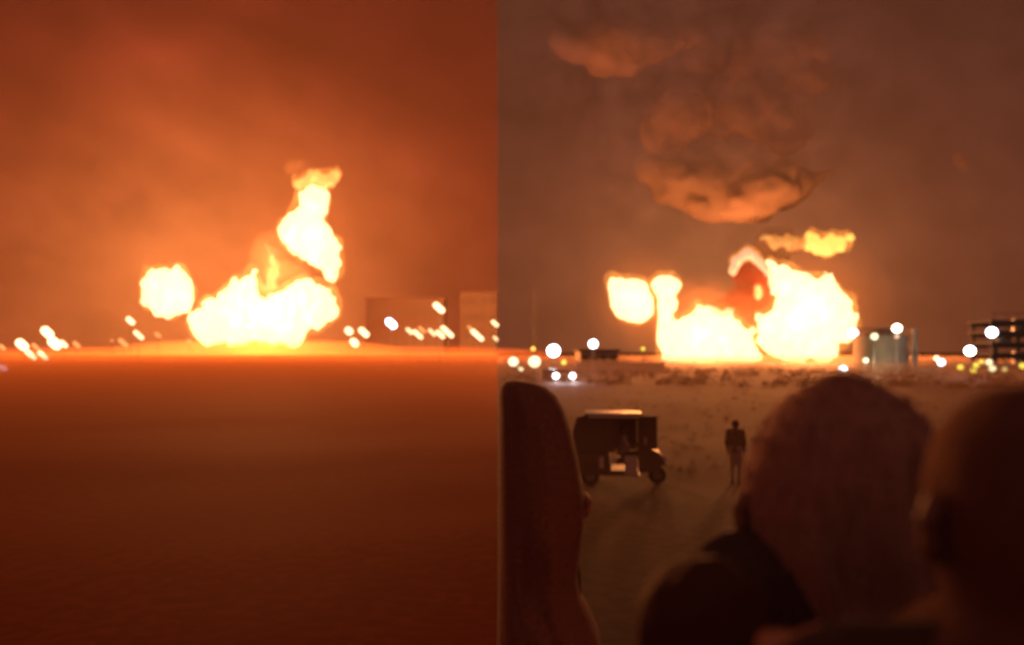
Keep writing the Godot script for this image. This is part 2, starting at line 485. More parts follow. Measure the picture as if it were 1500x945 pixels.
func plume() -> void:
	var D := 318.0
	var rim := mist("rolling oil smoke", Color(0.70, 0.56, 0.48), 0.085)
	var thick := mist("dense oil smoke", Color(0.36, 0.16, 0.11), 0.10)
	var mid := mist("oil smoke", Color(0.60, 0.46, 0.42), 0.022)
	var thin := mist("thin smoke", Color(0.74, 0.58, 0.54), 0.0075)
	var wisp := mist("wisps of smoke", Color(0.74, 0.58, 0.52), 0.016)
	var hot := mist("fire-lit smoke", Color(0.85, 0.72, 0.6), 0.03)
	var o := thing("smoke_plume", "brown smoke plume billowing high above the right-hand fire", "smoke", at(1070, 520, D))
	tag(o, "", "", "", "stuff")
	# curdled sooty billows, dense below and thinning out above
	var soot := StandardMaterial3D.new()
	soot.resource_name = "soot"
	soot.albedo_color = lin(0.085, 0.058, 0.048); soot.roughness = 1.0; soot.specular_mode = BaseMaterial3D.SPECULAR_DISABLED
	soot.transparency = BaseMaterial3D.TRANSPARENCY_ALPHA; soot.vertex_color_use_as_albedo = true
	billows(o, soot, D, [[1070, 258, 56], [1018, 262, 44], [1122, 264, 46], [980, 262, 26], [1152, 284, 25], [1168, 272, 15], [1182, 270, 12, 1212, 256, 8], [952, 250, 17], [1088, 294, 35], [1050, 290, 35]], 1.0, 4.2, 205, 330, 0.80, 61)
	var pale: StandardMaterial3D = soot.duplicate()
	pale.resource_name = "brightened smoke"
	pale.albedo_color = lin(0.20, 0.125, 0.105)  # firelight missing higher up is put into the upper smoke's colour
	billows(o, pale, D + 10, [[828, 52, 14], [852, 68, 22], [888, 82, 24], [925, 84, 22], [958, 76, 20], [985, 60, 16], [900, 60, 28], [1010, 40, 24]], 1.0, 4.0, 24, 120, 0.20, 67)
	billows(o, pale, D + 14, [[1000, 170, 40], [1060, 150, 52], [1120, 160, 44], [1160, 190, 30], [965, 180, 28], [1090, 120, 40]], 1.3, 6.0, 90, 250, 0.22, 71)
	billows(o, pale, D + 18, [[1040, 70, 40], [1110, 60, 46], [1170, 80, 34], [1200, 110, 22]], 1.3, 6.0, 10, 160, 0.18, 79)
	billows(o, soot, D - 8, [[1150, 340, 14], [1126, 350, 12], [1166, 356, 13], [1138, 372, 14], [1120, 366, 10]], 0.8, 2.4, 320, 356, 0.45, 73)
	smoke(o, 1405, 235, 8, 13, D, rim, -1.0, 0.4)
	smoke(o, 1412, 244, 7, 9, D, rim)
	var b := thing("smoke_ball", "dark red rolling smoke ball between the two right-hand blazes", "smoke", at(1098, 460, 297))
	tag(b, "", "", "", "stuff")
	for s in [[1098, 404, 26, 30], [1112, 420, 20, 22], [1085, 398, 16, 18], [1085, 440, 24, 22], [1060, 450, 20, 14], [1115, 450, 16, 20]]:
		smoke(b, s[0], s[1], s[2], s[3], 297.0, thick)
	for s in [[1210, 352, 32, 9], [1196, 344, 12, 10]]:
		smoke(b, s[0], s[1], s[2], s[3], 306.0, hot)
	var haze := mist("smoke between the blazes", Color(0.8, 0.6, 0.48), 0.007)
	for s in [[1040, 428, 30, 14], [1010, 436, 18, 26], [1060, 446, 40, 20], [1090, 480, 28, 30], [1030, 446, 40, 26]]:
		smoke(b, s[0], s[1], s[2], s[3], 306.0 + rng.randf_range(-3, 3), haze, -1.0, rng.randf_range(-0.3, 0.3))
	var g := thing("smoke_bank", "orange-lit smoke hanging round the right-hand fire", "smoke", at(1080, 510, 300))
	tag(g, "", "", "", "stuff")
	var close := mist("air close to the flames", Color(1.0, 0.78, 0.55), 0.00035)
	for s in [[925, 440, 50, 52], [976, 440, 28, 50], [1040, 490, 85, 58], [1185, 460, 84, 86]]:
		for k in [0.85, 1.1, 1.45]: smoke(g, s[0] + rng.randf_range(-6, 6), s[1] + rng.randf_range(-6, 6), s[2] * k, s[3] * k, 299.0 + rng.randf_range(-3, 3), close, -1.0, rng.randf_range(-0.15, 0.15))
	var l := thing("smoke_bank", "orange-lit smoke hanging round the left-hand fire", "smoke", at(390, 460, 306))
	tag(l, "", "", "", "stuff")
	var foot := mist("smoke at the foot of the blaze", Color(1.0, 0.66, 0.45), 0.006)
	var lick := mist("lick smoke", Color(0.85, 0.75, 0.65), 0.008)
	for s in [[390, 385, 26, 46], [420, 402, 36, 22], [405, 370, 22, 36], [468, 260, 30, 14], [440, 248, 24, 14]]:
		smoke(l, s[0], s[1], s[2], s[3], 308.0, lick)
	smoky_air("smoky_air", "orange smoky air filling the left-hand field to the treeline", mist("smoky air", Color(1.0, 0.64, 0.42), 0.00011), 2.0, 620.0, 640.0, -6.0, 260.0)
	var lows := ["nearest thin sheet of smoke added for the glow over the left-hand field", "second thin sheet of smoke added for the glow over the left-hand field", "third sheet of smoke added for the glow, half way to the left-hand blaze", "farthest sheet of smoke added for the glow before the left-hand blaze"]
	for k in 4:
		smoky_air("added_low_smoke", lows[k], mist("low smoke %d" % k, Color(1.0, 0.66, 0.45), [0.009, 0.009, 0.010, 0.012][k]), [11.0, 26.0, 55.0, 115.0][k], 700.0 - 3.0 * k, 500.0 - 3.0 * k, -3.0 - 0.1 * k, [1.5, 2.0, 2.5, 3.0][k])  # smoke sheets added so firelight glows over the ground
	for s in [[120, 524, 260, 16, 240], [380, 512, 210, 15, 262], [620, 520, 200, 13, 245], [250, 530, 240, 16, 190], [520, 530, 240, 14, 200]]:
		smoke(l, s[0], s[1], s[2], s[3], s[4], foot, 30.0 / s[4] * FOCAL)
	smoky_air("added_low_smoke", "thin low smoke added for the glow over the dark right-hand field", mist("thin low smoke", Color(1.0, 0.80, 0.68), 0.0055), 11.0, 285.0, 500.0, -3.0, 2.2, 1.0)  # smoke sheet added for a weaker glow over this ground

# ---------------------------------------------------------------- lamps
func lamp(px: float, py: float, r: float, c: Color, energy: float, d: float, label: String, lit := 0.0, group := "", long := 0.0) -> void:
	# a mast with an arm, a housing and a glowing lantern; long: smeared lamplight shaped as a slanting tube of that many pixels
	var top := at(px, py, d)
	var ground_y := height(top.x, top.z)
	var o := thing("mast_lamp" if top.y - ground_y > 1.2 else "ground_lamp", label, "lamp", Vector3(top.x, ground_y, top.z), 0.0, group)
	var h := top.y - ground_y
	var rr := fit(r, d)
	var steel := flat("lamp steel", lin(0.12, 0.12, 0.12), 0.5, 0.6)
	var mast := maxf(h - rr * 0.9, 0.15)
	part("mast", cyl(0.07, 0.035, mast, 8), steel, o, Vector3(0, mast * 0.5, -rr * 0.4))
	part("base_plate", cyl(0.2, 0.2, 0.06, 10), steel, o, Vector3(0, 0.03, -rr * 0.4))
	part("housing", cyl(rr * 0.95, rr * 0.5, rr * 0.5, 14), steel, o, Vector3(0, h, -rr * 0.75), Vector3(-PI / 2, 0, 0))
	var m := glow("lamp %s %.1f" % [c.to_html(false), energy], c, energy)
	if long > 0.0:
		part("lantern", capsule(rr, fit(long, d)), m, o, Vector3(0, h, 0), Vector3(0, 0, deg_to_rad(48)))
	else:
		part("lantern", ball(rr, rr * 1.9), m, o, Vector3(0, h, 0))
	if lit > 0.0:
		var l := OmniLight3D.new()
		l.name = "lamplight"; l.light_color = c; l.light_energy = lit; l.light_size = rr; l.omni_range = 300.0; l.omni_attenuation = 2.0; l.shadow_enabled = true
		o.add_child(l)
		l.position = Vector3(0, h, rr + 0.12)

func lamps() -> void:
	var white := Color(0.93, 0.97, 1.0)
	var warm := Color(1.0, 0.94, 0.72)
	var yellow := Color(1.0, 0.90, 0.32)
	var peach := Color(1.0, 0.82, 0.60)
	# right field, left cluster
	lamp(752, 530, 7, warm, 2.2, 120, "cream lamp, leftmost of the cluster beside the seam of the fields", 3)
	lamp(783, 530, 8.5, warm, 2.2, 122, "large cream lamp below the small orange one in the left cluster", 3)
	lamp(763, 541, 3.5, warm, 2.0, 118, "small cream lamp low between two large cream lamps")
	lamp(781, 511, 3, Color(1, 0.72, 0.3), 3, 130, "small orange lamp above the large cream lamp")
	lamp(811, 514, 9, white, 12, 125, "brightest white floodlight above the two car headlights", 8)
	lamp(826, 531, 3.6, yellow, 1.7, 125, "small yellow lamp just below the brightest white floodlight")
	lamp(869, 504, 6.4, white, 8, 140, "white floodlight on a mast above the low flat building", 5)
	lamp(942, 511, 2.8, yellow, 1.5, 150, "small lone yellow lamp left of the narrow flame column")
	# right field, right side
	lamp(1281, 493, 5, warm, 2.0, 127, "cream lamp on the rim of the storage tank, lower of two", 8)
	lamp(1314, 481, 6.5, Color(1.0, 0.92, 0.80), 8, 127, "white lamp standing highest over the storage tank", 22)
	lamp(1314, 493, 3.2, Color(1, 0.75, 0.62), 1.2, 127, "dim pink lamp directly under the highest tank lamp")
	lamp(1268, 528, 3.8, warm, 1.8, 127, "small cream lamp low on the storage tank's left side", 40)
	lamp(1235, 541, 5.4, white, 6, 150, "white lamp low in front of the largest blaze", 3)
	lamp(1250, 488, 6.5, white, 8, 250, "white lamp at the right edge of the largest blaze", 8)
	lamp(1379, 531, 5, white, 5, 140, "whitish lamp of the touching pair right of the storage tank", 3)
	lamp(1372, 525, 3.6, peach, 4, 141, "yellowish lamp of the touching pair right of the storage tank")
	lamp(1421, 514, 7, white, 14, 125, "bluish white floodlight low left of the steel frame building", 8)
	lamp(1453, 487, 7.4, white, 9, 130, "large white floodlight on a mast before the steel frame building", 8)
	lamp(1407, 538, 4.2, yellow, 1.5, 128, "yellow lamp, leftmost of the row under the floodlights")
	lamp(1426, 543, 4, yellow, 1.5, 128, "yellow lamp at the left foot of the arch of lamps")
	lamp(1430, 535, 4, yellow, 1.5, 128, "yellow lamp on the left shoulder of the arch of lamps")
	lamp(1438, 530, 3, yellow, 1.5, 128, "smallest yellow lamp at the top of the arch of lamps")
	lamp(1449, 531, 4.4, warm, 1.8, 128, "cream lamp on the right shoulder of the arch of lamps")
	lamp(1454, 540, 4.6, warm, 1.8, 128, "cream lamp at the right foot of the arch of lamps")
	lamp(1472, 541, 3.4, Color(0.9, 0.82, 0.5), 1.2, 128, "dim yellowish lamp right of the arch of lamps")
	lamp(1498, 536, 4.5, yellow, 1.5, 128, "yellow lamp at the right edge of the view")
	# left field: lamps, their smeared light shaped as slanting tubes
	for s in [
		[3, 509, 3, 12, 1.2, "dim smeared lamp at the left edge of the left field"],
		[5, 541, 6, 16, 2.5, "white smeared lamp, lowest and leftmost in the left field"],
		[32, 505, 8, 22, 2.5, "broad cream lamp, left of the three clustered cream lamps"],
		[45, 520, 4.5, 22, 2.0, "slim cream lamp hanging lowest in the left cluster"],
		[52, 508, 3, 15, 1.1, "dim slim lamp in the gap of the left cluster"],
		[63, 521, 4, 20, 2.0, "slim cream lamp low at the right of the left cluster"],
		[69, 487, 8, 22, 2.6, "tall bright lamp standing highest in the left cluster"],
		[80, 503, 9, 24, 2.6, "broad bright lamp just below the highest of the left cluster"],
		[93, 504, 4, 15, 2.0, "small cream lamp right beside the broad bright one"],
		[112, 505, 3.6, 14, 1.0, "dim orange lamp alone right of the left cluster"],
		[164, 499, 2, 4, 1.0, "tiny orange lamp far left of the fireball"],
		[180, 502, 4, 18, 1.0, "dim peach lamp low left of the fireball"],
		[191, 470, 5, 16, 2.0, "cream lamp on a mast just left of the fireball"],
		[203, 491, 4, 20, 1.8, "slim cream lamp under the masted one by the fireball"],
		[231, 491, 3.5, 12, 0.9, "faint orange lamp directly below the fireball"],
		[277, 500, 3, 8, 1.1, "small orange lamp at the left foot of the left blaze"],
		[511, 485, 7, 14, 2.0, "cream lamp, upper left of the three right of the left blaze"],
		[533, 487, 6, 20, 2.0, "cream lamp, upper right of the three right of the left blaze"],
		[519, 502, 7, 16, 2.0, "cream lamp, lowest of the three right of the left blaze"],
		[573, 474, 7, 20, 4.0, "bluish white floodlight before the low hazy warehouse"],
		[600, 485, 3.6, 14, 1.4, "dim lamp, leftmost of the row under the hazy warehouse"],
		[612, 490, 4, 20, 1.8, "slim cream lamp second in the row under the hazy warehouse"],
		[618, 483, 3, 14, 1.0, "dim lamp standing above the second of the row"],
		[633, 487, 3.4, 16, 1.3, "dim peach lamp in the middle of the row under the warehouse"],
		[645, 490, 4, 18, 1.8, "cream lamp just right of the middle of the row"],
		[655, 486, 4.4, 26, 2.0, "longest smeared lamp at the right end of the row"],
		[643, 451, 6, 22, 2.2, "cream lamp on a tall mast above the hazy warehouse roof"],
		[688, 480, 2.5, 8, 0.9, "tiny dim lamp left of the steep smeared lamp"],
		[699, 491, 4.4, 26, 2.0, "steep smeared lamp under the hazy block near the field seam"],
		[725, 474, 3.6, 14, 1.8, "short lamp, upper of two at the seam of the fields"],
		[726, 496, 2.4, 10, 1.4, "short lamp, lower of two at the seam of the fields"],
	]:
		var c := Color(0.97, 0.92, 1.0) if s[4] > 2.4 and (s[0] < 10 or s[0] == 573) else (peach if s[4] > 1.2 else Color(1.0, 0.62, 0.34))
		lamp(s[0], s[1], s[2] * 0.72, c, s[4] * 1.6, 160.0, s[5], 4.0 if s[4] > 2.4 else 0.0, "", s[3] * 0.9)

# ---------------------------------------------------------------- buildings and plant
func tank() -> void:
	var d := 138.0
	var c := at(1291, 548, d)
	c.y = height(c.x, c.z)
	var r := fit(38, d)
	var h := at(1291, 492, d).y - c.y
	var o := thing("storage_tank", "large grey cylindrical storage tank right of the largest blaze", "tank", c)
	var paint := worn("tank paint", lin(0.42, 0.34, 0.27), lin(0.54, 0.45, 0.36), 0.02, 0.05, 0.6)
	var steel := flat("grey steel", lin(0.25, 0.25, 0.24), 0.5, 0.5)
	for k in 6:
		part("shell_course", cyl(r - 0.03 * k, r - 0.03 * k, h / 6.0 - 0.06, 48), paint, o, Vector3(0, h / 6.0 * (k + 0.5), 0))
		part("weld_ring", cyl(r - 0.03 * k - 0.03, r - 0.03 * k - 0.03, 0.08, 48), steel, o, Vector3(0, h / 6.0 * (k + 1) - 0.03, 0))
	part("roof", cyl(r - 0.2, 0.6, 1.2, 48), paint, o, Vector3(0, h + 0.6, 0))
	part("top_rail", torus(r - 0.25, 0.06), steel, o, Vector3(0, h + 1.1, 0))
	for k in 24:
		var a := TAU * k / 24.0
		part("rail_post", cyl(0.04, 0.04, 1.1, 6), steel, o, Vector3(cos(a) * (r - 0.25), h + 0.55, sin(a) * (r - 0.25)))
	var lx := r + 0.55
	part("riser_pipe", cyl(0.42, 0.42, h + 1.0, 12), paint, o, Vector3(lx, (h + 1.0) * 0.5, 1.5))
	part("riser_pipe", cyl(0.42, 0.42, 4.0, 12), paint, o, Vector3(lx + 1.6, 0.5, 1.5), Vector3(0, 0, PI / 2))
	for k in 20:
		var a := 0.3 + 1.5 * k / 20.0
		part("stair_tread", box(1.0, 0.08, 0.6), steel, o, Vector3(sin(a) * (r + 0.4), h * (k + 0.5) / 20.0, cos(a) * (r + 0.4)), Vector3(0, a, 0))

func torus(r: float, w: float) -> TorusMesh:
	var t := TorusMesh.new(); t.inner_radius = r - w; t.outer_radius = r + w; t.rings = 48; t.ring_segments = 8; return t

func frame_building() -> void:
	var d := 138.0
	var a := at(1456, 548, d)
	var b := at(1560, 548, d)
	var top := at(1456, 468, d).y
	var g := height(a.x, a.z)
	var w := b.x - a.x
	var o := thing("steel_frame_building", "dark open steel process building with stacked floors at the right edge", "building", Vector3((a.x + b.x) * 0.5, g, a.z))
	var steel := worn("rusty steel", lin(0.05, 0.035, 0.03), lin(0.08, 0.06, 0.05), 0.03, 0.4, 0.8)
	var h := top - g
	var floors := 5
	for k in 4:
		for j in 2:
			part("column", box(0.4, h, 0.4), steel, o, Vector3(-w / 2 + w * k / 3.0, h / 2, -6.0 * j))
	for f in range(1, floors + 1):
		var y := h * f / floors
		part("floor_slab", box(w + 1.2, 0.35, 7.4), steel, o, Vector3(0, y - 0.3, -3))
		for j in 2:
			part("beam", box(w + 0.9, 0.5, 0.3), steel, o, Vector3(0, y - 0.75, -6.0 * j + 0.02))
		part("hand_rail", box(w + 1.0, 0.08, 0.08), steel, o, Vector3(0, y + 0.95, 0.5))
		for k in 7:
			part("rail_post", box(0.07, 1.0, 0.07), steel, o, Vector3(-w / 2 + w * k / 6.0, y + 0.4, 0.5))
		if f < floors:
			part("vessel", cyl(1.3, 1.3, 1.9, 16), flat("grey steel", lin(0.25, 0.25, 0.24), 0.5, 0.5), o, Vector3(-w / 2 + 3.0 + 3.1 * (f % 3), y + 0.9, -3))
	for k in 3:
		part("brace", box(0.2, h / floors * 1.35, 0.2), steel, o, Vector3(-w / 2 + w * (k + 0.5) / 3.0, h * (0.5 + k) / floors + 1.0, 0.12), Vector3(0, 0, 0.75))

func block_building(px0: float, px1: float, py_top: float, d: float, label: String, cols: int, rows: int, deep := 14.0, pale := false) -> void:
	var a := at(px0, py_top, d)
	var b := at(px1, py_top, d)
	var g := height((a.x + b.x) / 2, a.z) - 0.3
	var w := b.x - a.x
	var h := a.y - g
	var o := thing("industrial_building", label, "building", Vector3((a.x + b.x) / 2, g, a.z - deep / 2))
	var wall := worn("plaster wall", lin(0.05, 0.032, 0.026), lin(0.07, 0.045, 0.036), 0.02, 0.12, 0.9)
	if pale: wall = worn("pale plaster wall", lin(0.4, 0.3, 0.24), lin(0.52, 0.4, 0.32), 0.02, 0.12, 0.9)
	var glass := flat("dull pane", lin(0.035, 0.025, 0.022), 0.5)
	var trim := flat("concrete trim", lin(0.055, 0.036, 0.03), 0.9)
	part("wall", box(w, h, deep), wall, o, Vector3(0, h / 2, 0))
	part("roof", box(w + 0.8, 0.4, deep + 0.8), trim, o, Vector3(0, h + 0.2, 0))
	for r in rows:
		for c in cols:
			var p := Vector3(-w / 2 + w * (c + 0.5) / cols, h * (r + 0.55) / rows, deep / 2 + 0.02)
			var f := part("window", box(w / cols * 0.6, h / rows * 0.45, 0.1), trim, o, p)
			part("pane", box(w / cols * 0.52, h / rows * 0.37, 0.06), glass, f, Vector3(0, 0, 0.04))
	part("door", box(1.1, 2.1, 0.1), flat("grey steel", lin(0.25, 0.25, 0.24), 0.5, 0.5), o, Vector3(w * 0.38, 1.05, deep / 2 + 0.06))

func wall() -> void:
	var d := 150.0
	var a := at(845, 545, d)
	var b := at(972, 545, d)
	var w := b.x - a.x
	var g := height((a.x + b.x) / 2, -d) - 0.1
	var o := thing("compound_wall", "low pale compound wall in front of the flat building", "wall", Vector3((a.x + b.x) / 2, g, -d))
	var conc := worn("pale concrete", lin(0.2, 0.17, 0.14), lin(0.32, 0.28, 0.24), 0.03, 0.3, 0.9)
	var n := 7
	for k in n:
		part("panel", box(w / n - 0.3, 1.6, 0.14), conc, o, Vector3(-w / 2 + w * (k + 0.5) / n, 0.8, 0))
		part("coping", box(w / n - 0.28, 0.12, 0.3), conc, o, Vector3(-w / 2 + w * (k + 0.5) / n, 1.66, 0))
	for k in n + 1:
		part("pillar", box(0.3, 1.95, 0.34), conc, o, Vector3(-w / 2 + w * k / n, 0.97, 0))

func mast() -> void:
	var d := 210.0
	var p := at(783, 530, d)
	p.y = height(p.x, p.z)
	var h := at(783, 424, d).y - p.y
	var o := thing("lattice_mast", "thin tall lattice mast above the left lamp cluster", "mast", p)
	var steel := flat("lamp steel", lin(0.12, 0.12, 0.12), 0.5, 0.6)
	for k in 3:
		var a := TAU * k / 3.0
		part("leg", cyl(0.07, 0.04, h, 6), steel, o, Vector3(cos(a) * 0.4, h / 2, sin(a) * 0.4))
	for k in 14:
		part("lattice_ring", torus(0.4, 0.03), steel, o, Vector3(0, h * (k + 0.5) / 14.0, 0))
	part("antenna", cyl(0.03, 0.02, 1.6, 6), steel, o, Vector3(0, h + 0.8, 0))

func bush(px: float, d: float, wide: float, high: float, label: String, group: String) -> void:
	var p := at(px, 560, d)
	p.y = height(p.x, p.z)
	var o := thing("bush", label, "bush", p, rng.randf() * TAU, group)
	var leaf := flat("bush leaves", lin(0.05, 0.06, 0.03), 0.8)
	var st := SurfaceTool.new()
	st.begin(Mesh.PRIMITIVE_TRIANGLES)
	for i in 420:
		var q := Vector3(rng.randf_range(-1, 1), rng.randf_range(0.05, 1), rng.randf_range(-1, 1))
		if Vector2(q.x, q.z).length() > 1.0 - q.y * 0.35: continue
		q = q * Vector3(wide, high * (0.75 + 0.25 * sin(q.x * 5.0)), wide * 0.8)
		var u := Vector3(rng.randf_range(-1, 1), rng.randf_range(-1, 1), rng.randf_range(-1, 1)).normalized() * 0.16
		var v := u.cross(Vector3(rng.randf_range(-1, 1), 1, rng.randf_range(-1, 1))).normalized() * 0.09
		for w in [q - u, q + v, q + u, q - u, q + u, q - v]: st.add_vertex(w)
	st.generate_normals()
	part("foliage", st.commit(), leaf, o)
	for k in 4:
		part("stem", cyl(0.03, 0.015, high * 0.8, 5), flat("bark", lin(0.06, 0.045, 0.03)), o, Vector3(rng.randf_range(-0.3, 0.3) * wide, high * 0.4, rng.randf_range(-0.2, 0.2)), Vector3(rng.randf_range(-0.3, 0.3), 0, rng.randf_range(-0.3, 0.3)))

func scrub(label: String, px0: float, px1: float, d0: float, d1: float, h0: float, h1: float, clumps: int) -> void:
	# a ragged line of weeds, bushes and heaps that nobody could count
	var st := SurfaceTool.new()
	st.begin(Mesh.PRIMITIVE_TRIANGLES)
	for i in clumps:
		var d := rng.randf_range(d0, d1)
		var c := at(rng.randf_range(px0, px1), 540, d)
		c.y = height(c.x, c.z)
		var h := lerpf(h0, h1, pow(rng.randf(), 2.5 if h0 < 0.7 else 1.1))
		var w := h * rng.randf_range(0.8, 2.6)
		for k in 46:
			var q := Vector3(rng.randfn(0, 0.4) * w, rng.randf_range(0, 1), rng.randfn(0, 0.3) * w)
			q.y *= h * exp(-q.x * q.x / (w * w) * 1.5)
			var u := Vector3(rng.randf_range(-1, 1), rng.randf_range(-0.4, 1.6), rng.randf_range(-1, 1)).normalized() * rng.randf_range(0.10, 0.24)
			var v := u.cross(Vector3(rng.randf_range(-1, 1), 0.3, rng.randf_range(-1, 1))).normalized() * 0.08
			for p in [q - u, q + v, q + u, q - u, q + u, q - v]: st.add_vertex(c + p)
	st.generate_normals()
	tag(part("scrub", st.commit(), flat("scrub leaves", lin(0.055, 0.05, 0.03), 0.9), self), label, "scrub", "", "stuff")

func tufts(label: String, px0: float, px1: float, d0: float, d1: float, count: int) -> void:
	var st := SurfaceTool.new()
	st.begin(Mesh.PRIMITIVE_TRIANGLES)
	for i in count:
		var d := d0 * pow(d1 / d0, rng.randf())
		var x := fit(rng.randf_range(px0, px1) - 750.0, d)
		var c := Vector3(x, height(x, -d), -d)
		for k in 9:
			var lean := Vector3(rng.randf_range(-0.12, 0.12), rng.randf_range(0.06, 0.26), rng.randf_range(-0.12, 0.12))
			var q := c + Vector3(rng.randfn(0, 0.09), -0.01, rng.randfn(0, 0.09))
			var t := Vector3(rng.randf_range(-1, 1), 0, rng.randf_range(-1, 1)).normalized() * 0.012
			for p in [q - t, q + t, q + lean]: st.add_vertex(p)
	st.generate_normals()
	tag(part("grass", st.commit(), flat("dry grass", lin(0.10, 0.075, 0.04), 0.9), self), label, "grass", "", "stuff")

func car() -> void:
	var d := 104.0
	var p := at(825, 562, d)
	p.y = height(p.x, p.z)
	var o := thing("parked_car", "dark car with both round headlights on, facing the crowd", "car", p)
	var paint := flat("dark car paint", lin(0.03, 0.03, 0.035), 0.25, 0.3)
	var glass := flat("dark pane", lin(0.02, 0.02, 0.025), 0.15)
	var rubber := flat("rubber", lin(0.02, 0.02, 0.02), 0.9)
	var prof := PackedVector2Array([Vector2(0.05, 0.25), Vector2(0, 0.55), Vector2(0.1, 0.85), Vector2(1.2, 0.98), Vector2(1.9, 1.45), Vector2(3.3, 1.48), Vector2(4.1, 1.02), Vector2(4.35, 0.9), Vector2(4.4, 0.4), Vector2(4.3, 0.25)])
	var body := CSGPolygon3D.new()
	body.name = "body"; body.polygon = prof; body.depth = 1.72; body.material = paint
	o.add_child(body)
	body.rotation.y = PI / 2
	body.position = Vector3(-0.86, 0, 2.2)
	part("windscreen", box(1.45, 0.6, 0.03), glass, o, Vector3(0, 1.23, 0.68), Vector3(-0.98, 0, 0))
	for s in [-1, 1]:
		for z in [1.4, -1.3]:
			var w := part("wheel", cyl(0.32, 0.32, 0.22, 18), rubber, o, Vector3(s * 0.78, 0.32, z), Vector3(0, 0, PI / 2))
			part("rim", cyl(0.18, 0.18, 0.24, 12), flat("grey steel", lin(0.25, 0.25, 0.24), 0.5, 0.5), w)
		part("headlight", ball(0.36, 0.7), glow("headlight", Color(0.97, 0.96, 1.0), 7.0), o, Vector3(s * 0.95, 0.72, 2.15))
		part("mirror", box(0.2, 0.14, 0.1), paint, o, Vector3(s * 1.0, 1.0, 0.9))
		var l := SpotLight3D.new()
		l.name = "headlight_beam"; l.light_color = Color(0.97, 0.96, 1.0); l.light_energy = 30.0; l.spot_angle = 40.0; l.spot_range = 200.0; l.light_size = 0.3; l.shadow_enabled = true
		o.add_child(l, true)
		l.position = Vector3(s * 0.95, 0.72, 2.6)
		l.rotation = Vector3(-0.03, PI, 0)
	part("bumper", box(1.7, 0.2, 0.15), paint, o, Vector3(0, 0.4, 2.22))
	part("grille", box(0.8, 0.18, 0.05), rubber, o, Vector3(0, 0.68, 2.2))

